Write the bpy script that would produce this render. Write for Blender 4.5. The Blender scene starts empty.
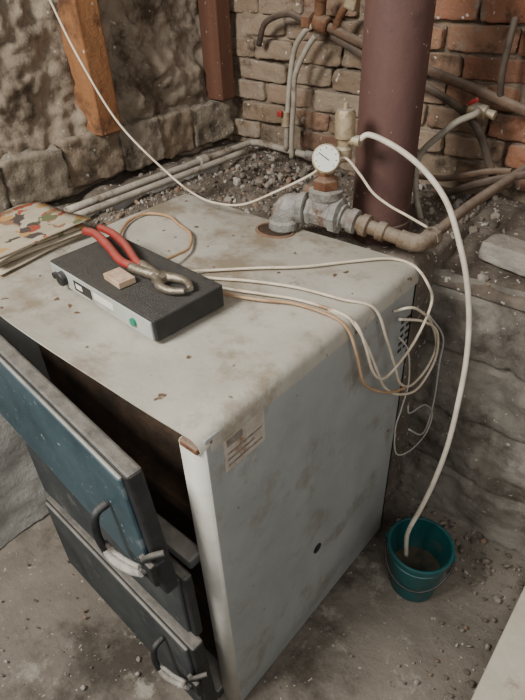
import bpy, bmesh, math, random
from mathutils import Vector, Matrix, noise, Euler
random.seed(7)
scene=bpy.context.scene
COL=scene.collection
# ------------------------------------------------------------------ materials
def newmat(name):
    m=bpy.data.materials.new(name); m.use_nodes=True
    nt=m.node_tree; nt.nodes.clear()
    out=nt.nodes.new('ShaderNodeOutputMaterial'); b=nt.nodes.new('ShaderNodeBsdfPrincipled')
    nt.links.new(b.outputs[0],out.inputs[0]); return m,nt,b
def ramp(nt,src,p0,p1,c0=(0,0,0,1),c1=(1,1,1,1)):
    r=nt.nodes.new('ShaderNodeValToRGB'); r.color_ramp.elements[0].position=p0; r.color_ramp.elements[1].position=p1
    r.color_ramp.elements[0].color=c0; r.color_ramp.elements[1].color=c1
    nt.links.new(src,r.inputs[0]); return r.outputs[0]
def mixc(nt,fac,a,b):
    m=nt.nodes.new('ShaderNodeMix'); m.data_type='RGBA'
    for i,v in ((0,fac),(6,a),(7,b)):
        if isinstance(v,(int,float)): m.inputs[i].default_value=v
        elif isinstance(v,tuple): m.inputs[i].default_value=(*v[:3],1)
        else: nt.links.new(v,m.inputs[i])
    return m.outputs[2]
def nz(nt,co,scale,detail=6,rough=.6,off=(0,0,0),sc=(1,1,1)):
    mp=nt.nodes.new('ShaderNodeMapping'); mp.inputs[1].default_value=off; mp.inputs[3].default_value=sc
    nt.links.new(co,mp.inputs[0])
    n=nt.nodes.new('ShaderNodeTexNoise'); n.inputs['Scale'].default_value=scale; n.inputs['Detail'].default_value=detail; n.inputs['Roughness'].default_value=rough
    nt.links.new(mp.outputs[0],n.inputs['Vector']); return n.outputs[0]
def G(c): return None if c is None else tuple(1.0*x**1.25 for x in c)
def mat(name,c1,c2,scale=6,rough=.8,metal=0.,bump=.3,bscale=None,speck=None,spk=.62,spscale=60,stain=None,stp=.6,stscale=3,dust=None,dustamt=.7,attr=False,sc=(1,1,1),stain2=None,st2p=.6,st2scale=6):
    c1,c2,speck,stain,stain2,dust=map(G,(c1,c2,speck,stain,stain2,dust))
    m,nt,b=newmat(name)
    tc=nt.nodes.new('ShaderNodeTexCoord'); co=tc.outputs['Object']
    n1=nz(nt,co,scale,8,.65,sc=sc)
    f=ramp(nt,n1,.35,.65)
    if attr:
        a=nt.nodes.new('ShaderNodeVertexColor'); a.layer_name='Col'
        base=mixc(nt,ramp(nt,n1,.3,.75,(0,0,0,1),(.8,.8,.8,1)),a.outputs[0],c2)
    else: base=mixc(nt,f,c1,c2)
    if stain:
        base=mixc(nt,ramp(nt,nz(nt,co,stscale,9,.7,(3,5,1)),stp,stp+.12),base,stain)
    if stain2:
        base=mixc(nt,ramp(nt,nz(nt,co,st2scale,10,.75,(13,2,8)),st2p,st2p+.07),base,stain2)
    if dust:
        g=nt.nodes.new('ShaderNodeNewGeometry'); s=nt.nodes.new('ShaderNodeSeparateXYZ'); nt.links.new(g.outputs['Normal'],s.inputs[0])
        mu=nt.nodes.new('ShaderNodeMath'); mu.operation='MULTIPLY'
        nt.links.new(ramp(nt,s.outputs[2],.25,.95),mu.inputs[0]); nt.links.new(ramp(nt,nz(nt,co,scale*2.5,6,.6,(9,2,4)),.3,.6,(dustamt*.5,)*3+(1,),(dustamt,)*3+(1,)),mu.inputs[1])
        base=mixc(nt,mu.outputs[0],base,dust)
    if speck:
        base=mixc(nt,ramp(nt,nz(nt,co,spscale,2,.5,(7,1,2)),spk,spk+.03),base,speck)
    nt.links.new(base,b.inputs['Base Color'])
    nt.links.new(ramp(nt,n1,.2,.8,(max(0,rough-.12),)*3+(1,),(min(1,rough+.12),)*3+(1,)),b.inputs['Roughness'])
    b.inputs['Metallic'].default_value=metal
    bp=nt.nodes.new('ShaderNodeBump'); bp.inputs['Strength'].default_value=bump; bp.inputs['Distance'].default_value=.01
    nt.links.new(nz(nt,co,bscale or scale*4,8,.7),bp.inputs['Height']); nt.links.new(bp.outputs[0],b.inputs['Normal'])
    return m
M_plaster=mat('stone_plaster',(.30,.245,.185),(.46,.39,.31),4,.95,bump=1,bscale=22,speck=(.66,.62,.56),spk=.71,spscale=60,stain=(.14,.105,.075),stp=.50,stscale=5,stain2=(.42,.39,.36),st2p=.57,st2scale=3)
M_block=mat('block_concrete',(.25,.22,.18),(.31,.265,.21),9,.95,bump=1,bscale=40,speck=(.6,.57,.52),spk=.70,spscale=60,dust=(.44,.39,.33),dustamt=.5,attr=True,stain=(.12,.095,.07),stp=.52,stscale=9)
M_mortar=mat('mortar',(.27,.205,.15),(.45,.37,.28),5,.95,bump=1,bscale=30,speck=(.68,.65,.6),spk=.69,spscale=60,stain=(.12,.085,.06),stp=.52,stscale=6)
M_brick=mat('brick',(.4,.2,.12),(.34,.25,.18),9,.95,bump=1,bscale=50,speck=(.7,.66,.6),spk=.685,spscale=60,dust=(.46,.40,.33),dustamt=.6,attr=True,stain=(.12,.08,.055),stp=.53,stscale=7,stain2=(.40,.33,.26),st2p=.57,st2scale=9)
M_pit=mat('pit_concrete',(.24,.215,.18),(.38,.35,.305),6,.95,bump=.9,bscale=25,stain=(.14,.115,.095),stp=.52,stscale=3.5,speck=(.55,.52,.47),spk=.71)
M_pitl=mat('pit_limewash',(.42,.41,.38),(.58,.57,.53),4,.95,bump=.8,bscale=25,stain=(.26,.24,.22),stp=.55,stscale=6)
M_floor=mat('dusty_floor',(.235,.205,.17),(.35,.31,.26),3,.95,bump=.9,bscale=30,stain=(.12,.10,.08),stp=.49,stscale=2.2,speck=(.52,.48,.42),spk=.70,spscale=70,stain2=(.43,.395,.34),st2p=.57,st2scale=4)
M_rub=mat('ledge_soil',(.15,.12,.09),(.30,.255,.21),12,.98,bump=1,bscale=60,speck=(.62,.58,.52),spk=.65,spscale=55)
M_stone=mat('rubble_stone',(.2,.2,.2),(.32,.275,.225),30,.95,bump=.6,bscale=90,attr=True)
M_side=mat('grey_enamel',(.35,.36,.35),(.44,.445,.43),3.5,.5,bump=.15,bscale=40,stain=(.30,.275,.235),stp=.53,stscale=4,speck=(.22,.15,.1),spk=.73,spscale=40,stain2=(.52,.51,.47),st2p=.62,st2scale=5)
M_post=mat('lit_worn_grey_enamel',(.54,.52,.46),(.66,.64,.58),9,.6,bump=.2,stain=(.34,.22,.14),stp=.60,stscale=14)  # casing enamel painted paler as if lit, plus rust-brown wear stains
M_top=mat('dusty_sheet',(.44,.41,.35),(.57,.54,.47),3.2,.65,bump=.25,bscale=30,stain=(.34,.285,.215),stp=.50,stscale=4,speck=(.20,.13,.08),spk=.69,spscale=28,stain2=(.23,.165,.11),st2p=.62,st2scale=7)
M_teal=mat('dusty_blue_enamel',(.045,.085,.105),(.095,.15,.17),5,.42,bump=.25,bscale=60,stain=(.28,.31,.31),stp=.60,stscale=6,dust=(.5,.48,.43),dustamt=.8,speck=(.42,.44,.42),spk=.70,spscale=80)
M_dark=mat('sooty_cast_iron',(.02,.02,.021),(.05,.05,.048),12,.6,bump=.5,dust=(.33,.305,.27),dustamt=.7)
M_dust2=mat('dusty_door',(.045,.055,.06),(.11,.115,.11),6,.75,bump=.4,dust=(.40,.37,.33),dustamt=.9,stain=(.23,.22,.20),stp=.58,stscale=7)
M_inner=mat('firebox_rust',(.05,.035,.022),(.15,.095,.06),14,.9,bump=.6)
M_black=mat('black_rubber',(.015,.015,.016),(.04,.04,.04),20,.5,bump=.3,dust=(.2,.19,.18),dustamt=.5)
M_ash=mat('dusty_steel',(.30,.275,.24),(.58,.55,.50),20,.7,bump=.5,stain=(.10,.08,.065),stp=.50,stscale=22)
M_flue=mat('oxide_flue',(.145,.078,.066),(.21,.12,.10),5,.72,bump=.25,dust=(.3,.25,.22),speck=(.42,.34,.29),spk=.72,spscale=60,sc=(1,1,.3),stain=(.10,.055,.045),stp=.54,stscale=5)
M_galv=mat('galvanised',(.25,.24,.225),(.48,.465,.43),22,.6,metal=.25,bump=.7,bscale=90,dust=(.60,.56,.50),dustamt=.6,stain=(.22,.13,.075),stp=.50,stscale=16)
M_tan=mat('tarnished_fitting',(.22,.155,.10),(.38,.31,.23),22,.6,metal=.3,bump=.6,bscale=90,dust=(.52,.46,.39),dustamt=.6,stain=(.17,.09,.05),stp=.52,stscale=18)
M_rust=mat('rusty_fitting',(.20,.095,.05),(.33,.19,.11),25,.85,metal=.2,bump=.6,dust=(.5,.42,.34),dustamt=.5)
M_pipe=mat('old_pipe',(.16,.105,.072),(.27,.185,.13),18,.8,metal=.2,bump=.4,dust=(.41,.35,.29),dustamt=.7)
M_dpipe=mat('dark_pipe',(.08,.06,.05),(.17,.125,.09),18,.8,bump=.4,dust=(.36,.30,.25),dustamt=.7)
M_wpipe=mat('whitish_pipe',(.40,.36,.30),(.56,.51,.43),14,.8,bump=.3,stain=(.22,.165,.12),stp=.52,stscale=12)
M_brass=mat('dull_brass',(.40,.31,.19),(.58,.50,.38),25,.5,metal=.4,bump=.3,dust=(.6,.57,.5),stain=(.28,.18,.1),stp=.58,stscale=25)
M_hose=mat('white_hose',(.60,.54,.45),(.76,.70,.60),20,.5,bump=.1,stain=(.40,.30,.21),stp=.58,stscale=12)
M_ghose=mat('grey_hose',(.36,.32,.26),(.50,.45,.38),20,.6,bump=.1,stain=(.22,.17,.13),stp=.56,stscale=15)
M_cable=mat('cream_cable',(.64,.55,.43),(.78,.70,.58),30,.55,bump=.1,stain=(.42,.28,.16),stp=.58,stscale=9)
M_bcable=mat('stained_cable',(.44,.27,.15),(.62,.46,.30),12,.55,bump=.1)
M_gcable=mat('thin_grey_wire',(.48,.46,.42),(.60,.57,.52),30,.6,bump=.1)
M_wood=mat('orange_wood',(.33,.165,.075),(.46,.25,.12),9,.85,bump=.7,sc=(1,1,.12),stain=(.17,.085,.045),stp=.54,stscale=7,speck=(.6,.55,.48),spk=.70)
M_wood2=mat('dark_wood',(.14,.065,.042),(.22,.11,.068),9,.85,bump=.5,sc=(1,1,.12),speck=(.5,.45,.4),spk=.71)
M_box=mat('black_textured_steel',(.038,.038,.036),(.085,.082,.074),20,.6,bump=.8,bscale=300,dust=(.16,.148,.13),dustamt=.7,speck=(.36,.32,.28),spk=.73,spscale=120)
M_panel=mat('grey_panel',(.43,.44,.41),(.53,.53,.49),8,.6,bump=.1,stain=(.30,.26,.2),stp=.58,stscale=14)
M_red=mat('red_grip',(.33,.04,.033),(.45,.075,.055),20,.5,bump=.1,dust=(.45,.22,.18),dustamt=.5)
M_steel=mat('plier_steel',(.32,.28,.22),(.48,.42,.34),30,.4,metal=.7,bump=.3)
M_glass=mat('display_black',(.01,.01,.012),(.02,.02,.022),10,.15,bump=0)
M_green=mat('green_button',(.02,.25,.16),(.03,.33,.22),10,.4,bump=0)
M_card=mat('matchbox_card',(.52,.38,.27),(.62,.48,.36),20,.8,bump=.1)
M_cardlab=mat('matchbox_label',(.62,.52,.40),(.44,.26,.18),45,.7,bump=0)
M_label=mat('aged_label',(.46,.40,.33),(.60,.55,.48),25,.7,bump=.05,stain=(.33,.19,.11),stp=.54,stscale=18)
M_labdark=mat('label_print',(.20,.17,.15),(.36,.31,.26),60,.7,bump=0)
M_bucket=mat('teal_plastic',(.016,.115,.115),(.028,.16,.16),8,.4,bump=.1,stain=(.11,.14,.13),stp=.57,stscale=14)
M_water=mat('murky_residue',(.08,.08,.065),(.20,.16,.11),9,.2,bump=.05)
M_paper=mat('newsprint',(.48,.42,.33),(.60,.54,.44),15,.85,bump=.1,stain=(.25,.22,.18),stp=.6,stscale=30)
M_cream=mat('cream_board',(.62,.56,.46),(.74,.68,.58),6,.8,bump=.3,stain=(.40,.30,.22),stp=.55,stscale=7)
M_face=mat('gauge_face',(.76,.73,.65),(.84,.82,.75),20,.4,bump=0)
def cover_mat():
    m,nt,b=newmat('magazine_cover'); tc=nt.nodes.new('ShaderNodeTexCoord')
    nn=nt.nodes.new('ShaderNodeTexNoise'); nn.inputs['Scale'].default_value=30; nn.inputs['Detail'].default_value=6; nt.links.new(tc.outputs['Object'],nn.inputs['Vector'])
    mx=nt.nodes.new('ShaderNodeMix'); mx.data_type='VECTOR'; mx.inputs[0].default_value=.06
    nt.links.new(tc.outputs['Object'],mx.inputs[4]); nt.links.new(nn.outputs['Color'],mx.inputs[5])
    v=nt.nodes.new('ShaderNodeTexVoronoi'); v.inputs['Scale'].default_value=34; nt.links.new(mx.outputs[1],v.inputs['Vector'])
    r=nt.nodes.new('ShaderNodeValToRGB'); r.color_ramp.interpolation='CONSTANT'
    cols=[(0,(.46,.39,.28)),(.34,(.36,.08,.045)),(.44,(.48,.29,.11)),(.54,(.15,.16,.08)),(.62,(.50,.43,.33)),(.84,(.30,.17,.10)),(.92,(.09,.07,.06))]
    e=r.color_ramp.elements; e[0].position=0; e[0].color=(*cols[0][1],1); e[1].position=cols[1][0]; e[1].color=(*cols[1][1],1)
    for p,c in cols[2:]:
        x=e.new(p); x.color=(*c,1)
    s=nt.nodes.new('ShaderNodeSeparateColor'); nt.links.new(v.outputs['Color'],s.inputs[0]); nt.links.new(s.outputs[0],r.inputs[0])
    nt.links.new(r.outputs[0],b.inputs['Base Color']); b.inputs['Roughness'].default_value=.5; return m
M_cover=cover_mat()
# ------------------------------------------------------------------ helpers
def empty(name):
    o=bpy.data.objects.new(name,None); o.empty_display_size=.05; COL.objects.link(o); return o
def finish(bm,name,m,parent=None,smooth=False,bevel=0,seg=2):
    me=bpy.data.meshes.new(name); bmesh.ops.recalc_face_normals(bm,faces=bm.faces); bm.to_mesh(me); bm.free()
    if smooth:
        for p in me.polygons: p.use_smooth=True
    o=bpy.data.objects.new(name,me); COL.objects.link(o); me.materials.append(m)
    if parent: o.parent=parent
    if bevel:
        b=o.modifiers.new('bev','BEVEL'); b.width=bevel; b.segments=seg; b.limit_method='ANGLE'
    return o
def box(name,lo,hi,m,parent=None,bevel=.002,rot=None,piv=None):
    bm=bmesh.new(); bmesh.ops.create_cube(bm,size=1)
    lo=Vector(lo);hi=Vector(hi)
    for v in bm.verts: v.co=Vector([(lo[i]+hi[i])/2+v.co[i]*(hi[i]-lo[i]) for i in range(3)])
    if rot:
        pv=Vector(piv) if piv else (lo+hi)/2
        R=Euler(rot).to_matrix()
        for v in bm.verts: v.co=pv+R@(v.co-pv)
    return finish(bm,name,m,parent,bevel=bevel)
def cr(pts,n=8):
    P=[Vector(p) for p in pts]; P=[2*P[0]-P[1]]+P+[2*P[-1]-P[-2]]; out=[]
    for i in range(1,len(P)-2):
        a,b,c,d=P[i-1:i+3]
        for k in range(n):
            t=k/n; out.append(.5*((2*b)+(-a+c)*t+(2*a-5*b+4*c-d)*t*t+(-a+3*b-3*c+d)*t**3))
    out.append(P[-2]); return out
def tube(name,pts,r,m,parent=None,smooth=True,n=8,sides=12,prof=None):
    path=cr(pts,n) if smooth else [Vector(p) for p in pts]
    bm=bmesh.new(); rings=[]
    up=None
    for i,p in enumerate(path):
        t=(path[min(i+1,len(path)-1)]-path[max(i-1,0)]).normalized()
        if up is None:
            up=Vector((0,0,1)) if abs(t.z)<.9 else Vector((1,0,0))
        up=(up-t*up.dot(t)).normalized(); s=t.cross(up)
        rr=prof(i/(len(path)-1)) if prof else r
        rings.append([bm.verts.new(p+(up*math.cos(a)+s*math.sin(a))*rr) for a in [2*math.pi*k/sides for k in range(sides)]])
    for a,b in zip(rings,rings[1:]):
        for k in range(sides): bm.faces.new((a[k],a[(k+1)%sides],b[(k+1)%sides],b[k]))
    bm.faces.new(rings[0]); bm.faces.new(rings[-1][::-1])
    o=finish(bm,name,m,parent)
    for p in o.data.polygons: p.use_smooth=len(p.vertices)==4
    return o
def lathe(name,prof,org,axis,m,parent=None,seg=32,smooth=True,close=True):
    ax=Vector(axis).normalized(); q=Vector((0,0,1)).rotation_difference(ax); bm=bmesh.new(); rings=[]
    for r,h in prof:
        rings.append([bm.verts.new(Vector(org)+q@Vector((r*math.cos(2*math.pi*k/seg),r*math.sin(2*math.pi*k/seg),h))) for k in range(seg)])
    for a,b in zip(rings,rings[1:]):
        for k in range(seg): bm.faces.new((a[k],a[(k+1)%seg],b[(k+1)%seg],b[k]))
    if close: bm.faces.new(rings[0]); bm.faces.new(rings[-1])
    o=finish(bm,name,m,parent)
    if smooth:
        for p in o.data.polygons: p.use_smooth=len(p.vertices)==4
        e=o.modifiers.new('es','EDGE_SPLIT'); e.split_angle=math.radians(35)
    return o
def grid(name,origin,u,v,nu,nv,disp,m,normal):
    bm=bmesh.new(); O=Vector(origin);U=Vector(u);V=Vector(v);N=Vector(normal); vs=[]
    for j in range(nv+1):
        for i in range(nu+1):
            p=O+U*(i/nu)+V*(j/nv); vs.append(bm.verts.new(p+N*disp(p)))
    fl=U.cross(V).dot(N)<0
    for j in range(nv):
        for i in range(nu):
            a=j*(nu+1)+i; q=(vs[a],vs[a+1],vs[a+nu+2],vs[a+nu+1])
            bm.faces.new(q[::-1] if fl else q)
    me=bpy.data.meshes.new(name); bm.to_mesh(me); bm.free()
    for p in me.polygons: p.use_smooth=True
    o=bpy.data.objects.new(name,me); COL.objects.link(o); me.materials.append(m); return o
def fb(p,s,o=4): return noise.fractal(Vector(p)*s,1.0,2.0,o)
# ------------------------------------------------------------------ room
YB=1.325
grid('floor',(-1.3,-1.6,0),(2.9,0,0),(0,2.7,0),160,150,lambda p:.010*fb(p,5)+.003*fb(p,25,3)-.010,M_floor,(0,0,1))
def stone(p):
    q=Vector((p.x,p.y*4.2+.6*fb(p,3),p.z*6.5+.6*fb(p+Vector((5,5,5)),3)))
    d=noise.voronoi(q)[0]
    return .050*fb(p,4,5)+.055*min(.30,d[1]-d[0])+.018*fb(p,22,4)-.022
grid('wall_left',(-1.165,-1.6,.9),(0,3.0,0),(0,0,1.5),320,170,stone,M_plaster,(1,0,0))
grid('wall_back',(-1.3,YB,.8),(3.0,0,0),(0,0,1.6),240,130,lambda p:.028*fb(p,6,5)+.005*fb(p,30,3)+.010,M_mortar,(0,-1,0))
grid('wall_pit_left',(-.955,-1.6,0),(0,2.6,0),(0,0,1.0),120,50,lambda p:.016*fb(p,7,5),M_pitl,(1,0,0))
grid('wall_pit_back',(-.98,.905,0),(2.7,0,0),(0,0,.9),180,90,lambda p:.022*fb(p,6,5)+.006*fb(p,25,3)-.014*(abs(((p.z+.02+.01*fb(p,3))%.22)-.11)>.1)-.012*(abs(((p.x+(.18 if ((p.z+.02)//.22)%2 else 0))%.38)-.19)>.183),M_pit,(0,-1,0))
tex=bpy.data.textures.new('rough_chips','CLOUDS'); tex.noise_scale=.035; tex.noise_depth=3
def bricks(name,specs,m,bev,amp=.014,sub=2):
    bm=bmesh.new(); cl=bm.loops.layers.float_color.new('Col')
    for c,size,rot,col in specs:
        r=bmesh.ops.create_cube(bm,size=1); R=Euler(rot).to_matrix()
        for v in r['verts']:
            v.co=Vector(c)+R@Vector([v.co[i]*size[i]+random.uniform(-.005,.005) for i in range(3)])
        fs=set(f for v in r['verts'] for f in v.link_faces)
        for f in fs:
            for l in f.loops: l[cl]=(*G(col),1)
    bmesh.ops.subdivide_edges(bm,edges=bm.edges[:],cuts=2+sub,use_grid_fill=True)
    o=finish(bm,name,m,None)
    s=o.modifiers.new('s','SUBSURF'); s.levels=1; s.render_levels=1
    d=o.modifiers.new('d','DISPLACE'); d.texture=tex; d.texture_coords='LOCAL'; d.strength=amp; d.mid_level=.55
    for p in o.data.polygons: p.use_smooth=True
    return o
sp=[]
row=0; z=1.03
while z<2.1:
    x=-1.2+(row%2)*.11
    while x<1.0:
        L=random.uniform(.18,.23)
        if random.random()>.10:
            cov=noise.noise(Vector((x*2.2,z*2.5,3.1)))+(-.26 if x>-.15 else .04)
            red=random.choice([(.42,.18,.10),(.47,.225,.13),(.36,.16,.095),(.45,.26,.17),(.30,.165,.115)])
            gr=random.choice([(.40,.31,.225),(.34,.265,.19),(.44,.36,.275)])
            t=min(1,max(0,cov*3+.3)); col=tuple(red[i]*(1-t)+gr[i]*t for i in range(3))
            sp.append(((x+L/2,YB-.002-random.uniform(0,.012),z),(L-.010,.05,.064),(random.uniform(-.05,.05),random.uniform(-.03,.03),random.uniform(-.03,.03)),col))
        x+=L
    z+=.072; row+=1
bw=bricks('wall_back_bricks',sp,M_brick,.006)
bw.parent=bpy.data.objects['wall_back']
sp=[]; y=-1.0
while y<1.22:
    L=random.uniform(.15,.22)
    sp.append(((-1.155+random.uniform(-.008,.008),y+L/2,1.075+random.uniform(-.006,.006)),(.075,L-.004,.150),(random.uniform(-.05,.05),random.uniform(-.05,.05),random.uniform(-.04,.04)),random.choice([(.36,.31,.24),(.30,.255,.19),(.40,.34,.27),(.33,.25,.175)])))
    y+=L
bl=bricks('wall_left_footing_blocks',sp,M_block,.008,.03,4); bl.parent=bpy.data.objects['wall_left']
def led(p): return .016*fb(p,9,5)+.004*fb(p,40,3)
def ledge(name,x0,x1,y0,y1,z,skirt,extra=lambda p:0):
    nu=max(10,int((x1-x0)/.012)); nv=max(10,int((y1-y0)/.012)); bm=bmesh.new(); vs=[]
    for j in range(nv+1):
        for i in range(nu+1):
            p=Vector((x0+(x1-x0)*i/nu,y0+(y1-y0)*j/nv,z)); e=min(i,nu-i,j,nv-j)
            vs.append(bm.verts.new(p+Vector((0,0,led(p)+extra(p)-(.012 if e==0 else 0)))))
    for j in range(nv):
        for i in range(nu):
            a=j*(nu+1)+i; bm.faces.new((vs[a],vs[a+1],vs[a+nu+2],vs[a+nu+1]))
    be=[e for e in bm.edges if e.is_boundary]; r=bmesh.ops.extrude_edge_only(bm,edges=be)
    for v in [g for g in r['geom'] if isinstance(g,bmesh.types.BMVert)]: v.co.z=skirt
    return finish(bm,name,M_rub,None,smooth=True)
led1=ledge('floor_ledge_left',-1.25,-.835,.12,1.34,.975,.0)
led2=ledge('floor_ledge_back',-.84,-.04,.77,1.34,.955,.0)
led3=ledge('floor_ledge_right',-.06,1.6,.895,1.34,.885,.86,lambda p:.09*max(0,min(1,(p.y-.93)/.3)))
led4=ledge('floor_ledge_front',-1.25,-.95,-1.6,.13,.975,.9)
def rubble(name,areas):
    bm=bmesh.new(); cl=bm.loops.layers.float_color.new('Col')
    for (x0,x1,y0,y1,z,n,s0,s1,dark) in areas:
        for _ in range(n):
            s=s0+(s1-s0)*random.random()**3; x=random.uniform(x0,x1); y=random.uniform(y0,y1)
            if .0<x<.36 and .92<y<1.08: continue
            r=bmesh.ops.create_icosphere(bm,subdivisions=1,radius=1)
            zz=z(x,y) if callable(z) else z
            R=Euler((random.random()*6,random.random()*6,random.random()*6)).to_matrix(); S=(random.uniform(.6,1.3)*s,random.uniform(.6,1.3)*s,random.uniform(.4,.9)*s)
            for v in r['verts']:
                w=v.co*random.uniform(.8,1.15); v.co=Vector((x,y,zz+s*.25))+R@Vector((w.x*S[0],w.y*S[1],w.z*S[2]))
            g=random.random()
            col=random.choice([(.14,.115,.09),(.20,.17,.14),(.28,.24,.20),(.17,.13,.10)]) if g<dark else random.choice([(.46,.42,.36),(.60,.57,.52),(.38,.24,.16),(.40,.36,.31)])
            for f in set(f for v in r['verts'] for f in v.link_faces):
                for l in f.loops: l[cl]=(*G(col),1)
    return finish(bm,name,M_stone)
def zl(z0,ex=0):
    return lambda x,y: z0+led(Vector((x,y,z0)))+(.09*max(0,min(1,(y-.93)/.3)) if ex else 0)
rubble('rubble_gravel',[(-.93,-.84,.40,1.28,zl(.975),260,.004,.014,.7),(-1.12,-.84,.40,1.28,zl(.975),260,.003,.010,.6),(-.83,-.32,.80,1.28,zl(.955),620,.003,.014,.6),(-.95,-.55,.95,1.2,zl(.965),120,.006,.02,.5),(-.30,-.06,1.0,1.28,zl(.955),160,.004,.016,.6),(-.04,.9,.91,1.28,zl(.885,1),420,.004,.02,.55)])
rubble('floor_debris',[(-.9,.9,-.9,.85,0.0,300,.002,.007,.45),(.03,.5,.70,.89,0,160,.003,.014,.6),(.3,.47,.3,.85,0,80,.002,.010,.5),(-.85,-.1,-.5,-.1,0,60,.003,.010,.5)])
box('cream_board',(.462,-.2,.0),(.62,.84,.045),M_cream,None,.004,rot=(0,0,.02))
# ------------------------------------------------------------------ timber posts
p1=empty('timber_post'); box('stud',(-1.19,.625,1.150),(-1.085,.708,2.4),M_wood,p1,.005,rot=(.01,0,.04))
p2=empty('timber_post.001'); box('stud',(-1.18,1.190,1.150),(-1.09,1.262,2.4),M_wood2,p2,.005)
# ------------------------------------------------------------------ boiler
B=empty('boiler')
W,D=.805,.712
XL=-.745
box('side_panel_right',(-.012,0.0,.0),(0.0,D,.985),M_side,B,.003)
box('side_panel_left',(XL,0.0,.0),(XL+.012,D,.985),M_side,B,.003)
bm=bmesh.new()
prof=[(-.001,.03)]+[(-.022+.0215*math.cos(a),.004-.020*math.sin(a)) for a in [math.pi/2*k/8 for k in range(9)]]+[(-.047,-.016),(-.050,-.012),(-.050,.012)]
a=[bm.verts.new((x,y,.0)) for x,y in prof]; b=[bm.verts.new((x,y,.972)) for x,y in prof]
for i in range(len(prof)-1): bm.faces.new((a[i],a[i+1],b[i+1],b[i]))
o=finish(bm,'corner_post',M_post,B,smooth=True); s=o.modifiers.new('s','SOLIDIFY'); s.thickness=.002
box('corner_rust_cap',(-.046,-.0172,.962),(-.004,.01,.975),M_rust,B,.003)
box('back_panel',(XL,D-.012,.0),(0,D,.985),M_dark,B,.002)
box('body_core',(XL+.012,.085,.01),(-.012,D-.012,.955),M_inner,B,.003)
box('firebox_flange_upper',(-.70,.045,.62),(-.10,.09,.66),M_inner,B,.004)
box('firebox_flange_side',(-.10,.04,.58),(-.065,.09,.95),M_inner,B,.004)
for i in range(9): box('heat_fin_%d'%i,(-.072,.02,.80+i*.011),(-.052,.085,.804+i*.011),M_rust,B,0)
box('ash_frame',(XL+.01,.03,.0),(-.05,.09,.05),M_inner,B,.004)
def topz(x,y):
    t=max(0,(0.10-y)/.13)
    u=min(1,max(0,(x+W)/W))
    z=1.0+.006*fb(Vector((x,y,0)),2.5,2)
    z+=t*t*(.024*math.sin(math.pi*u)-.018*max(0,(u-.7)/.3)**1.5)
    return z
bm=bmesh.new(); nu,nv=80,72; vs={}
xs=[-W-.004+(W+.006)*i/nu for i in range(nu+1)]
def fy(x):
    u=min(1,max(0,(x+W)/W)); return -.012-.028*max(0,math.sin(math.pi*u))**1.3
for j in range(nv+1):
    for i,x in enumerate(xs):
        y=fy(x)+(D-fy(x))*j/nv
        z=topz(x,y); xx=x
        if x>-.018:
            q=(x+.018)/.020; ang=q*math.pi/2; xx=-.018+.020*math.sin(ang); z-=.020*(1-math.cos(ang))
        vs[i,j]=bm.verts.new((xx,y,z))
for j in range(nv):
    for i in range(nu):
        bm.faces.new((vs[i,j],vs[i+1,j],vs[i+1,j+1],vs[i,j+1]))
low=[bm.verts.new((.002,vs[nu,j].co.y,.955)) for j in range(nv+1)]
for j in range(nv): 
    if low[j].co.y>.0: bm.faces.new((vs[nu,j],low[j],low[j+1],vs[nu,j+1]))
lowb=[bm.verts.new((vs[i,nv].co.x,D+.002,.96)) for i in range(nu+1)]
for i in range(nu): bm.faces.new((vs[i,nv],vs[i+1,nv],lowb[i+1],lowb[i]))
lf=[bm.verts.new((-W-.004,vs[0,j].co.y,.96)) for j in range(nv+1)]
for j in range(nv): bm.faces.new((vs[0,j],vs[0,j+1],lf[j+1],lf[j]))
bmesh.ops.delete(bm,geom=[v for v in bm.verts if not v.link_faces],context='VERTS')
o=finish(bm,'top_sheet',M_top,B,smooth=True); s=o.modifiers.new('s','SOLIDIFY'); s.thickness=.0025; s.offset=-1
bv=o.modifiers.new('es','EDGE_SPLIT'); bv.split_angle=math.radians(50)
zh=topz(-.40,.668)
o=lathe('pipe_opening_rust',[(.001,.0042),(.046,.0042),(.050,.0035),(.052,.000)],(0,0,0),(0,0,1),M_inner,B,seg=40,close=False)
for v in o.data.vertices: v.co=Vector((-.402+v.co.x*1.0,.664+v.co.y*.74,zh-.001+v.co.z))
o=lathe('pipe_opening_lip',[(.050,.0),(.052,.006),(.057,.0065),(.061,.001)],(0,0,0),(0,0,1),M_rust,B,seg=40,close=False)
for v in o.data.vertices: v.co=Vector((-.402+v.co.x*1.0,.664+v.co.y*.74,zh-.001+v.co.z))
for k in range(5):
    for c in range(2):
        box('vent_slot_%d_%d'%(k,c),(-.001,.655+c*.028,.775+k*.022),(.0015,.673+c*.028,.784+k*.022),M_black,B,.001)
box('rating_label',(0,.037,.878),(.0012,.143,.960),M_label,B,0)
for i in range(3): box('label_row_%d'%i,(.0012,.045,.888+i*.014),(.0016,.135-.02*(i%2),.8925+i*.014),M_labdark,B,0)
box('label_block',(.0012,.045,.935),(.0016,.085,.952),M_labdark,B,0)
lathe('knockout_hole',[(.0,0),(.014,0),(.016,.002),(.011,.001),(0,.0005)],(0,.328,.319),(1,0,0),M_black,B,close=False)
lathe('screw',[(.004,0),(.004,.002),(.001,.003)],(0,.66,.50),(1,0,0),M_rust,B)
DX0=-.665
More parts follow.
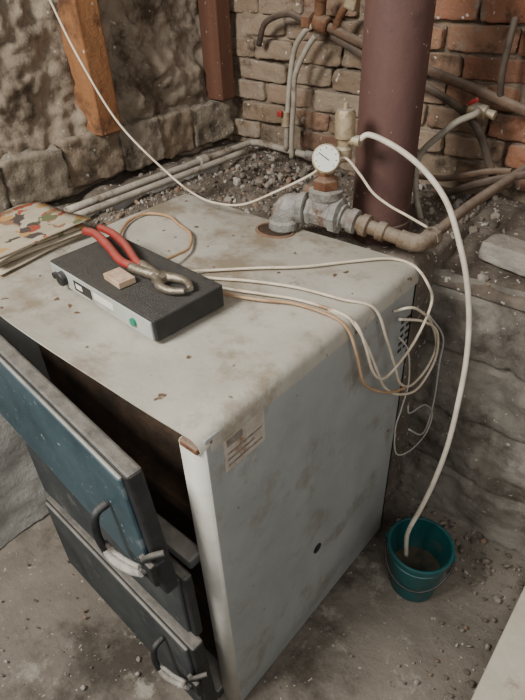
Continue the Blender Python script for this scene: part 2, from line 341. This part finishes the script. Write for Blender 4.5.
def door(name,x0,x1,z0,z1,th,ang,mf,me,skew=0,sag=0):
    d=empty(name); d.parent=B
    piv=Vector((x0,0,z0))
    R=Euler((0,0,-ang)).to_matrix()
    def tr(p):
        p=Vector(p); u=(p.x-x0)/(x1-x0); w=(p.z-z0)/(z1-z0)
        p.x+=skew*u*(1-w); p.z+=sag*(1-u)
        return piv+R@(p-piv)
    parts=[box('slab',(x0,-.03-th,z0),(x1,-.03,z1),me,d,.006),
     box('face_plate',(x0+.006,-.03-th-.008,z0+.012),(x1-.016,-.03-th+.002,z1-.010),mf,d,.007),
     box('rope_seal',(x0+.03,-.03,z0+.03),(x1-.03,-.018,z1-.03),M_inner,d,.004)]
    for o in parts:
        for v in o.data.vertices: v.co=tr(v.co)
    return d,tr
d1,t1=door('upper_door',-.755,-.062,.648,.950,.032,math.radians(4.2),M_teal,M_dark,.038,.036)
d2,t2=door('middle_door',DX0,-.045,.385,.612,.022,math.radians(1.0),M_dust2,M_dark,.0,.02)
d3,t3=door('lower_door',DX0,-.040,.05,.365,.034,math.radians(1.8),M_dust2,M_dark,.015,.02)
box('door_sill',(DX0-.02,-.040,.618),(-.05,.0,.646),M_dust2,B,.006)
box('ash_sill',(DX0-.02,-.034,.0),(-.05,.03,.045),M_dust2,B,.006)
def handle(par,tr,x,z,yf):
    T=[]
    T.append(tube('grip',[(x,yf-.004,z+.095),(x,yf-.030,z+.088),(x,yf-.040,z+.045),(x+.004,yf-.038,z+.004)],.0075,M_black,par))
    T.append(tube('lever_arm',[(x+.004,yf-.038,z+.008),(x+.02,yf-.036,z-.008),(x+.055,yf-.026,z-.010),(x+.085,yf-.018,z+.004)],.0075,M_ash,par,prof=lambda t:.0085-.003*abs(t-.5)))
    T.append(tube('lever_web',[(x+.002,yf-.034,z+.020),(x+.04,yf-.026,z+.006),(x+.08,yf-.016,z+.012)],.005,M_ash,par))
    T.append(lathe('pivot',[(.010,-.03),(.010,0),(.006,.002),(.006,.012)],(x+.088,yf-.005,z+.004),(0,-1,0),M_black,par))
    T.append(box('bracket',(x+.078,yf-.012,z-.016),(x+.112,yf+.0,z+.036),M_dark,par,.003))
    T.append(tube('latch_tongue',[(x+.088,yf-.010,z+.03),(x+.105,yf+.0,z+.05),(x+.120,yf+.02,z+.055)],.006,M_dark,par))
    for o in T:
        for v in o.data.vertices: v.co=tr(v.co)
handle(d1,t1,-.158,.728,-.070)
handle(d3,t3,-.142,.215,-.072)
bd=box('door_badge',(-.60,-.0745,.885),(-.54,-.0695,.894),M_label,d1,0)
for v in bd.data.vertices: v.co=t1(v.co)
# ------------------------------------------------------------------ control box
C=empty('control_box')
Rb=Euler((0,0,-.06)).to_matrix(); pb=Vector((-.244,.115,1.008))
def cb(o):
    for v in o.data.vertices: v.co=pb+Rb@(v.co-pb)
bm=bmesh.new()
L=.395; dp=.178; hf=.050; hb=.053
v=[(-L,0,0),(0,0,0),(0,dp,0),(-L,dp,0),(-L,-.002,hf),(0,-.002,hf),(0,dp,hb),(-L,dp,hb)]
vv=[bm.verts.new(pb+Vector(q)) for q in v]
for f in [(0,1,5,4),(1,2,6,5),(2,3,7,6),(3,0,4,7),(4,5,6,7),(3,2,1,0)]: bm.faces.new([vv[i] for i in f])
o=finish(bm,'housing',M_box,C,bevel=.004); cb(o)
q=lambda x,y,z:(pb.x+x,pb.y+y,pb.z+z)
for o in [box('front_panel',q(-L+.006,-.005,.004),q(-.006,.001,hf-.004),M_panel,C,.001),
          box('display',q(-L+.105,-.0065,.012),q(-L+.175,-.0045,.037),M_glass,C,.001),
          box('display_window',q(-L+.115,-.0072,.020),q(-L+.14,-.006,.032),M_face,C,0),
          box('panel_label',q(-L+.185,-.0062,.020),q(-L+.26,-.0048,.036),M_face,C,0),
          lathe('thermostat_knob',[(.017,0),(.017,.010),(.014,.013),(0.001,.013)],q(-L+.06,-.005,.026),(0,-1,0),M_black,C),
          lathe('fuse_cap',[(.008,0),(.008,.008),(0.001,.009)],q(-L+.025,-.005,.022),(0,-1,0),M_black,C),
          lathe('green_switch',[(.009,0),(.009,.005),(0.001,.006)],q(-.065,-.005,.024),(0,-1,0),M_green,C)]: cb(o)
P=empty('slip_joint_pliers')
zt=1.061+.0105
tube('grip_a',[(-.665,.258,zt+.006),(-.62,.258,zt+.010),(-.55,.240,zt+.008),(-.47,.215,zt+.004),(-.42,.215,zt+.003)],.010,M_red,P,prof=lambda t:.0105-.002*abs(t-.4))
tube('grip_b',[(-.640,.285,zt+.012),(-.58,.280,zt+.014),(-.51,.262,zt+.010),(-.45,.238,zt+.006),(-.41,.225,zt+.004)],.010,M_red,P,prof=lambda t:.0095-.002*abs(t-.4))
tube('shank',[(-.43,.212,zt+.002),(-.39,.214,zt+.002),(-.345,.222,zt+.002)],.011,M_steel,P)
tube('shank_b',[(-.42,.232,zt+.004),(-.38,.226,zt+.004),(-.34,.218,zt+.004)],.010,M_steel,P)
lathe('pivot_bolt',[(.018,-.006),(.018,.008),(.012,.011),(.001,.012)],(-.345,.22,zt),(0,0,1),M_steel,P)
tube('jaw_lower',[(-.34,.212,zt),(-.315,.196,zt),(-.285,.198,zt),(-.262,.214,zt)],.009,M_steel,P,prof=lambda t:.0115-.005*t)
tube('jaw_upper',[(-.34,.228,zt),(-.315,.240,zt),(-.285,.242,zt),(-.260,.228,zt)],.009,M_steel,P,prof=lambda t:.0115-.005*t)
Mb=empty('matchbox')
box('sleeve',(-.452,.152,1.0605),(-.388,.192,1.0745),M_card,Mb,.001,rot=(0,0,-.12))
box('label',(-.448,.155,1.0745),(-.392,.189,1.0749),M_cardlab,Mb,0,rot=(0,0,-.12))
# ------------------------------------------------------------------ pipe group
F=empty('safety_valve_manifold')
tube('riser',[(-.388,.682,.975),(-.388,.682,1.0),(-.386,.684,1.02)],.026,M_rust,F,smooth=False,sides=20)
lathe('riser_collar',[(.036,0),(.041,.006),(.041,.024),(.036,.030)],(-.387,.683,1.004),(0,0,1),M_galv,F)
tube('elbow',[(-.387,.684,1.02),(-.386,.686,1.045),(-.374,.693,1.064),(-.345,.702,1.067)],.035,M_galv,F,sides=20)
lathe('elbow_collar',[(.034,0),(.041,.004),(.041,.020),(.034,.024)],(-.350,.700,1.066),(1,.3,0),M_galv,F)
tube('link',[(-.34,.703,1.066),(-.30,.715,1.066)],.026,M_rust,F,smooth=False,sides=20)
lathe('tee_body',[(.028,0),(.040,.004),(.043,.014),(.037,.020),(.040,.068),(.046,.074),(.046,.090),(.032,.096)],(-.322,.710,1.066),(1,.12,-.04),M_galv,F,seg=8,smooth=False)
lathe('tee_neck',[(.040,0),(.037,.035),(.043,.038),(.043,.056),(.030,.060)],(-.278,.718,1.068),(0,0,1),M_galv,F,seg=20)
lathe('rust_nut',[(.030,0),(.034,.004),(.034,.024),(.026,.028),(.020,.034),(.020,.050)],(-.278,.718,1.126),(0,0,1),M_rust,F,seg=6,smooth=False)
lathe('brass_cross',[(.018,0),(.022,.005),(.022,.03),(.017,.036)],(-.278,.718,1.166),(0,0,1),M_brass,F,seg=16)
tube('valve_arm',[(-.278,.718,1.188),(-.26,.727,1.196),(-.243,.735,1.215)],.015,M_brass,F,sides=14)
lathe('relief_valve',[(.012,0),(.020,.006),(.020,.03),(.015,.036),(.015,.05),(.023,.056),(.024,.108),(.020,.118),(.006,.120),(.006,.132),(.001,.133)],(-.243,.737,1.195),(0,0,1),M_brass,F,seg=20)
lathe('relief_outlet',[(.010,0),(.010,.02),(.013,.022),(.013,.034)],(-.235,.738,1.245),(1,.1,.05),M_brass,F,seg=16)
gd=Vector((.62,-.75,.30)); gp=Vector((-.258,.685,1.212))
lathe('gauge_body',[(.010,-.045),(.010,-.012),(.028,-.010),(.033,-.006),(.033,.010),(.030,.012)],gp,gd,M_brass,F)
lathe('gauge_face',[(.0295,.0115),(.0295,.0128),(.001,.0129)],gp,gd,M_face,F)
g=gd.normalized(); gc=gp+g*.014; sx=g.cross(Vector((0,0,1))).normalized(); sz=sx.cross(g)
tube('gauge_needle',[gc-sx*.006-sz*.004,gc+sx*.018+sz*.014],.001,M_black,F,smooth=False,sides=6)
for k in range(9):
    a=math.radians(-45+k*33.75); dv=sx*math.cos(a)+sz*math.sin(a)
    tube('gauge_tick_%d'%k,[gc+dv*.022-g*.001,gc+dv*.026-g*.001],.0008,M_black,F,smooth=False,sides=5)
o0=Vector((-.236,.722,1.062)); oe=Vector((-.062,.745,1.036)); ax=(oe-o0).normalized()
prof=[(.032,0),(.033,.012),(.025,.015),(.025,.028),(.031,.030),(.031,.048),(.022,.052)]
lathe('outlet_union',prof,o0,ax,M_galv,F,seg=20)
prof=[(.021,.050),(.021,.060),(.027,.062),(.028,.080),(.018,.084),(.018,.104),(.024,.107),(.024,.126),(.018,.130),(.018,.165)]
lathe('outlet_nipples',prof,o0,ax,M_tan,F,seg=20)
tube('rust_elbow',[oe-ax*.012,oe+ax*.012,oe+ax*.035+Vector((0,.010,.001)),oe+ax*.043+Vector((0,.040,.004))],.022,M_tan,F,sides=18)
lathe('union',[(.020,0),(.025,.003),(.025,.024),(.018,.028)],oe+ax*.043+Vector((0,.036,.003)),(.05,1,.1),M_tan,F,seg=8,smooth=False)
tube('return_pipe',[oe+ax*.043+Vector((0,.045,.004)),(-.004,.95,1.062),(.02,1.10,1.082),(.05,1.30,1.105)],.0135,M_pipe,F)
tube('gauge_lead',[(-.262,.71,1.19),(-.228,.72,1.210),(-.19,.73,1.175),(-.153,.735,1.136),(-.11,.745,1.110),(-.069,.75,1.096),(-.02,.77,1.070)],.0033,M_cable,F,sides=8)
tube('capillary_tube',[(-1.10,.50,1.75),(-1.08,.555,1.524),(-.98,.544,1.388),(-.88,.565,1.229),(-.75,.613,1.098),(-.66,.63,1.050),(-.58,.640,1.042),(-.50,.655,1.055),(-.40,.672,1.107),(-.31,.69,1.160),(-.275,.70,1.19)],.0032,M_cable,F,sides=8)
tube('drain_hose',[(-.205,.742,1.25),(-.18,.75,1.262),(-.108,.76,1.238),(-.04,.765,1.198),(.02,.765,1.140),(.07,.752,1.06),(.105,.742,.985),(.132,.738,.885),(.155,.71,.79),(.168,.68,.690),(.176,.65,.57),(.172,.62,.452),(.158,.60,.34),(.142,.58,.235),(.150,.58,.130)],.0066,M_hose,F)
# ------------------------------------------------------------------ flue
Fl=empty('flue_pipe')
lathe('pipe',[(.078,0),(.078,1.45)],(-.222,.905,.93),(0,0,1),M_flue,Fl,seg=48)
lathe('collar',[(.079,0),(.0815,.003),(.0815,.05),(.079,.053)],(-.222,.905,.95),(0,0,1),M_flue,Fl,seg=48)
# ------------------------------------------------------------------ bucket
bk=empty('bucket'); bc=(.180,.598,0.0)
lathe('shell',[(.067,.004),(.068,.0),(.0885,.178),(.095,.180),(.096,.196),(.091,.198),(.087,.196),(.066,.012)],bc,(0,0,1),M_bucket,bk,seg=48,close=False)
lathe('rib',[(.0860,.155),(.0895,.157),(.0895,.161),(.0865,.163)],bc,(0,0,1),M_bucket,bk,seg=48,close=False)
lathe('base',[(.001,.006),(.068,.006)],bc,(0,0,1),M_bucket,bk,seg=48,close=False)
lathe('residue',[(.001,.075),(.0745,.075)],bc,(0,0,1),M_water,bk,seg=48,close=False)
hp=[]
for k in range(13):
    a=math.pi*k/12; e=Vector((math.cos(math.radians(15)),math.sin(math.radians(15)),0))*.098*math.cos(a)
    f=Vector((math.sin(math.radians(15)),-math.cos(math.radians(15)),0))
    hp.append(Vector(bc)+e+f*(.103*math.sin(a))+Vector((0,0,.180-.070*math.sin(a))))
tube('bail_handle',hp,.003,M_black,bk,n=4,sides=8)
for s in (-1,1): box('ear_%d'%s,tuple(Vector(bc)+Vector((.0930*s-.006,.0250*s-.006,.165))),tuple(Vector(bc)+Vector((.0930*s+.006,.0250*s+.006,.190))),M_bucket,bk,.002)
# ------------------------------------------------------------------ cables
def cable(name,strands):
    e=empty(name)
    for i,(pts,r,m) in enumerate(strands): tube('strand_%d'%(i+1),pts,r,m,e,sides=8)
    return e
zc=1.0095
cable('sensor_cables',[
 ([(-.42,.325,1.016),(-.367,.389,zc),(-.29,.46,zc),(-.207,.53,zc),(-.13,.62,zc),(-.066,.685,zc),(-.01,.70,1.002),(.035,.69,.975),(.045,.71,.915),(.05,.64,.85),(.045,.56,.81),(.045,.50,.815),(.04,.46,.86),(.03,.435,.94),(.006,.425,.993),(-.05,.41,zc)],.0034,M_cable),
 ([(-.40,.325,1.016),(-.334,.365,zc),(-.26,.405,zc),(-.16,.444,zc),(-.055,.462,zc),(.008,.50,.99),(.03,.53,.90),(.04,.565,.81),(.045,.60,.735),(.04,.68,.675),(.045,.75,.69),(.04,.80,.735),(.04,.74,.84),(.04,.655,.92),(.03,.62,.94),(.003,.60,.93)],.0034,M_cable),
 ([(-.38,.315,1.02),(-.287,.345,zc),(-.20,.378,zc),(-.12,.406,zc),(-.02,.415,zc),(.010,.425,.985),(.032,.44,.935),(.045,.48,.84),(.04,.53,.765),(.045,.60,.70),(.05,.70,.655),(.05,.785,.70),(.045,.78,.79),(.04,.69,.87),(.02,.60,.915)],.0034,M_cable),
 ([(-.36,.312,1.018),(-.27,.328,zc),(-.19,.355,zc),(-.12,.388,zc),(-.03,.395,zc),(.008,.402,.985),(.025,.415,.92),(.035,.435,.84),(.04,.50,.775),(.045,.56,.735),(.05,.62,.71)],.0034,M_bcable),
 ([(.01,.63,.845),(.03,.65,.80),(.04,.66,.70),(.04,.64,.62),(.04,.62,.56),(.04,.65,.44),(.05,.72,.40),(.05,.82,.39),(.045,.86,.44),(.04,.80,.52),(.04,.70,.56),(.04,.68,.60)],.0022,M_gcable),
 ([(.03,.74,.86),(.04,.84,.74),(.04,.85,.64),(.04,.865,.50),(.04,.85,.40),(.05,.78,.42),(.045,.70,.50)],.0028,M_gcable)])
tube('mains_cable',[(-.46,.295,1.035),(-.479,.38,1.02),(-.50,.44,zc),(-.56,.50,zc),(-.635,.525,zc),(-.70,.545,zc),(-.765,.52,zc),(-.765,.46,zc),(-.723,.395,zc),(-.66,.345,1.02)],.0042,M_bcable,C,sides=8)
# ------------------------------------------------------------------ ledge pipes
lp=empty('heating_pipes')
tube('flow_pipe',[(-.978,.39,1.010),(-.975,.8,1.012),(-.97,1.17,1.014),(-.955,1.205,1.016),(-.92,1.215,1.016),(-.80,1.205,1.015),(-.63,1.19,1.015)],.0115,M_wpipe,lp)
tube('return_pipe',[(-.935,.39,1.004),(-.93,.7,1.006),(-.925,1.13,1.008)],.0105,M_wpipe,lp)
lathe('coupling',[(.014,0),(.018,.003),(.018,.035),(.014,.038)],(-.972,.93,1.013),(.02,1,0),M_wpipe,lp)
lathe('coupling_b',[(.013,0),(.017,.003),(.017,.035),(.013,.038)],(-.70,1.197,1.015),(1,-.08,0),M_galv,lp)
wp=empty('valve_pipework')
yw=1.20
tube('diagonal_pipe_upper',[(-.66,yw,1.425),(-.58,yw,1.40),(-.45,yw,1.362),(-.255,yw,1.315),(.02,yw,1.245),(.30,yw,1.17)],.0135,M_pipe,wp)
tube('diagonal_pipe_lower',[(-.62,yw+.02,1.385),(-.45,yw+.02,1.32),(-.255,yw+.02,1.262),(-.12,yw,1.20),(-.05,yw,1.09),(-.03,yw,1.05)],.011,M_dpipe,wp)
lathe('tee',[(.020,0),(.025,.004),(.025,.05),(.020,.054)],(-.67,yw-.002,1.428),(1,0,-.28),M_rust,wp,seg=12)
lathe('tee_branch',[(.018,0),(.018,.05),(.022,.052),(.022,.07)],(-.655,yw,1.435),(.2,-.2,1),M_rust,wp,seg=12)
lathe('cluster_nut',[(.026,0),(.028,.004),(.028,.03),(.02,.034)],(-.71,yw,1.425),(1,0,-.05),M_rust,wp,seg=6,smooth=False)
tube('drop_hose_a',[(-.66,yw-.01,1.42),(-.70,yw-.012,1.40),(-.745,yw-.01,1.345),(-.765,yw-.01,1.25),(-.775,yw-.01,1.16),(-.785,yw-.01,1.02)],.009,M_ghose,wp)
tube('drop_hose_b',[(-.655,yw-.02,1.39),(-.69,yw-.02,1.35),(-.735,yw-.02,1.27),(-.742,yw-.02,1.18),(-.75,yw-.02,1.09),(-.752,yw-.02,1.0)],.009,M_ghose,wp)
lathe('isolation_valve',[(.012,0),(.016,.004),(.016,.05),(.012,.054)],(-.783,yw-.012,1.10),(0,0,1),M_brass,wp,seg=12)
box('valve_lever_red',(-.80,yw-.042,1.138),(-.780,yw-.028,1.158),M_red,wp,.004)
tube('left_branch',[(-.71,yw,1.425),(-.80,yw+.02,1.44),(-.90,yw+.03,1.41),(-.95,yw+.05,1.34)],.010,M_dpipe,wp)
box('valve_body_top',(-.55,yw-.03,1.46),(-.51,yw+.0,1.50),M_brass,wp,.006,rot=(0,.3,0))
tube('upper_stub',[(-.60,yw,1.40),(-.57,yw-.01,1.45),(-.53,yw-.01,1.50),(-.50,yw,1.58)],.012,M_rust,wp)
tube('low_pipe_a',[(-.16,yw-.02,.995),(-.05,yw-.03,1.055),(.10,yw-.04,1.115),(.4,yw-.04,1.21)],.011,M_dpipe,wp)
tube('low_pipe_b',[(-.25,yw-.02,1.03),(-.16,yw-.03,1.045),(-.05,yw-.03,1.085),(.02,yw-.03,1.10)],.009,M_pipe,wp)
lathe('right_valve',[(.014,0),(.019,.004),(.019,.05),(.012,.054),(.012,.075)],(-.13,yw-.03,1.245),(1,0,-.15),M_brass,wp,seg=12)
box('right_valve_lever',(-.125,yw-.062,1.262),(-.095,yw-.052,1.274),M_red,wp,.003,rot=(0,-.5,0))
tube('wall_bent_pipe',[(-.075,yw+.03,1.45),(-.068,yw,1.40),(-.066,yw-.01,1.33),(-.062,yw,1.27)],.009,M_dpipe,wp)
tube('grey_return_hose',[(-.10,yw-.05,1.247),(-.08,1.10,1.25),(-.11,1.06,1.235),(-.147,1.05,1.198),(-.19,1.05,1.15),(-.203,1.05,1.10),(-.185,1.04,1.02),(-.15,1.02,.96)],.0085,M_ghose,wp)
cbk=bricks('concrete_block',[((.185,1.00,.942),(.29,.080,.060),(0,.03,-.12),(.52,.48,.43))],M_block,.006,.012,4)
# ------------------------------------------------------------------ newspapers
N=empty('newspaper_stack')
for i in range(8):
    a=random.uniform(-.16,.16); dx=random.uniform(-.014,.014)
    bm=bmesh.new(); n=10; V=[[None]*(n+1) for _ in range(n+1)]
    Rz=Matrix.Rotation(a+.05,3,'Z')
    for ii in range(n+1):
        for jj in range(n+1):
            p=Vector((-.125+.25*ii/n,-.15+.30*jj/n,0)); pp=Rz@p+Vector((-.915+dx,.195,1.002+.0062*i+.003*math.sin(ii*.7+i)+.003*fb(Vector((ii*.3,jj*.3,i)),1)))
            V[ii][jj]=bm.verts.new(pp)
    for ii in range(n):
        for jj in range(n): bm.faces.new((V[ii][jj],V[ii+1][jj],V[ii+1][jj+1],V[ii][jj+1]))
    o=finish(bm,'sheet_%d'%(i+1),M_cover if i in(5,7) else M_paper,N,smooth=True); s=o.modifiers.new('s','SOLIDIFY'); s.thickness=.0035
# ------------------------------------------------------------------ camera
cam=bpy.data.cameras.new('camera'); co=bpy.data.objects.new('camera',cam); COL.objects.link(co)
p=[0.496,-0.3985,1.6251,0.7371,0.9364,-0.0467,5.5193]
co.matrix_world=Matrix.Translation(p[:3])@(Matrix.Rotation(p[3],4,'Z')@Matrix.Rotation(p[4],4,'X')@Matrix.Rotation(p[5],4,'Z'))
cam.sensor_fit='VERTICAL'; cam.sensor_height=24; cam.lens=24*551.93/700; cam.clip_start=.01
scene.camera=co
# ------------------------------------------------------------------ light
w=bpy.data.worlds.new('world'); scene.world=w; w.use_nodes=True
w.node_tree.nodes['Background'].inputs[0].default_value=(.92,.96,1,1); w.node_tree.nodes['Background'].inputs[1].default_value=.25
def area(name,loc,tgt,size,en,col):
    l=bpy.data.lights.new(name,'AREA'); l.size=size; l.energy=en; l.color=col
    o=bpy.data.objects.new(name,l); COL.objects.link(o); o.location=loc
    o.rotation_euler=(Vector(tgt)-Vector(loc)).to_track_quat('-Z','Y').to_euler()
area('window_light',(-.60,-1.30,2.6),(-.4,.6,.9),.6,80,(1,.98,.93))
area('side_fill_light',(1.5,-.8,2.2),(-.1,.4,.8),.9,18,(1,.96,.90))  # fill lamp added at the right to light the boiler's side panel
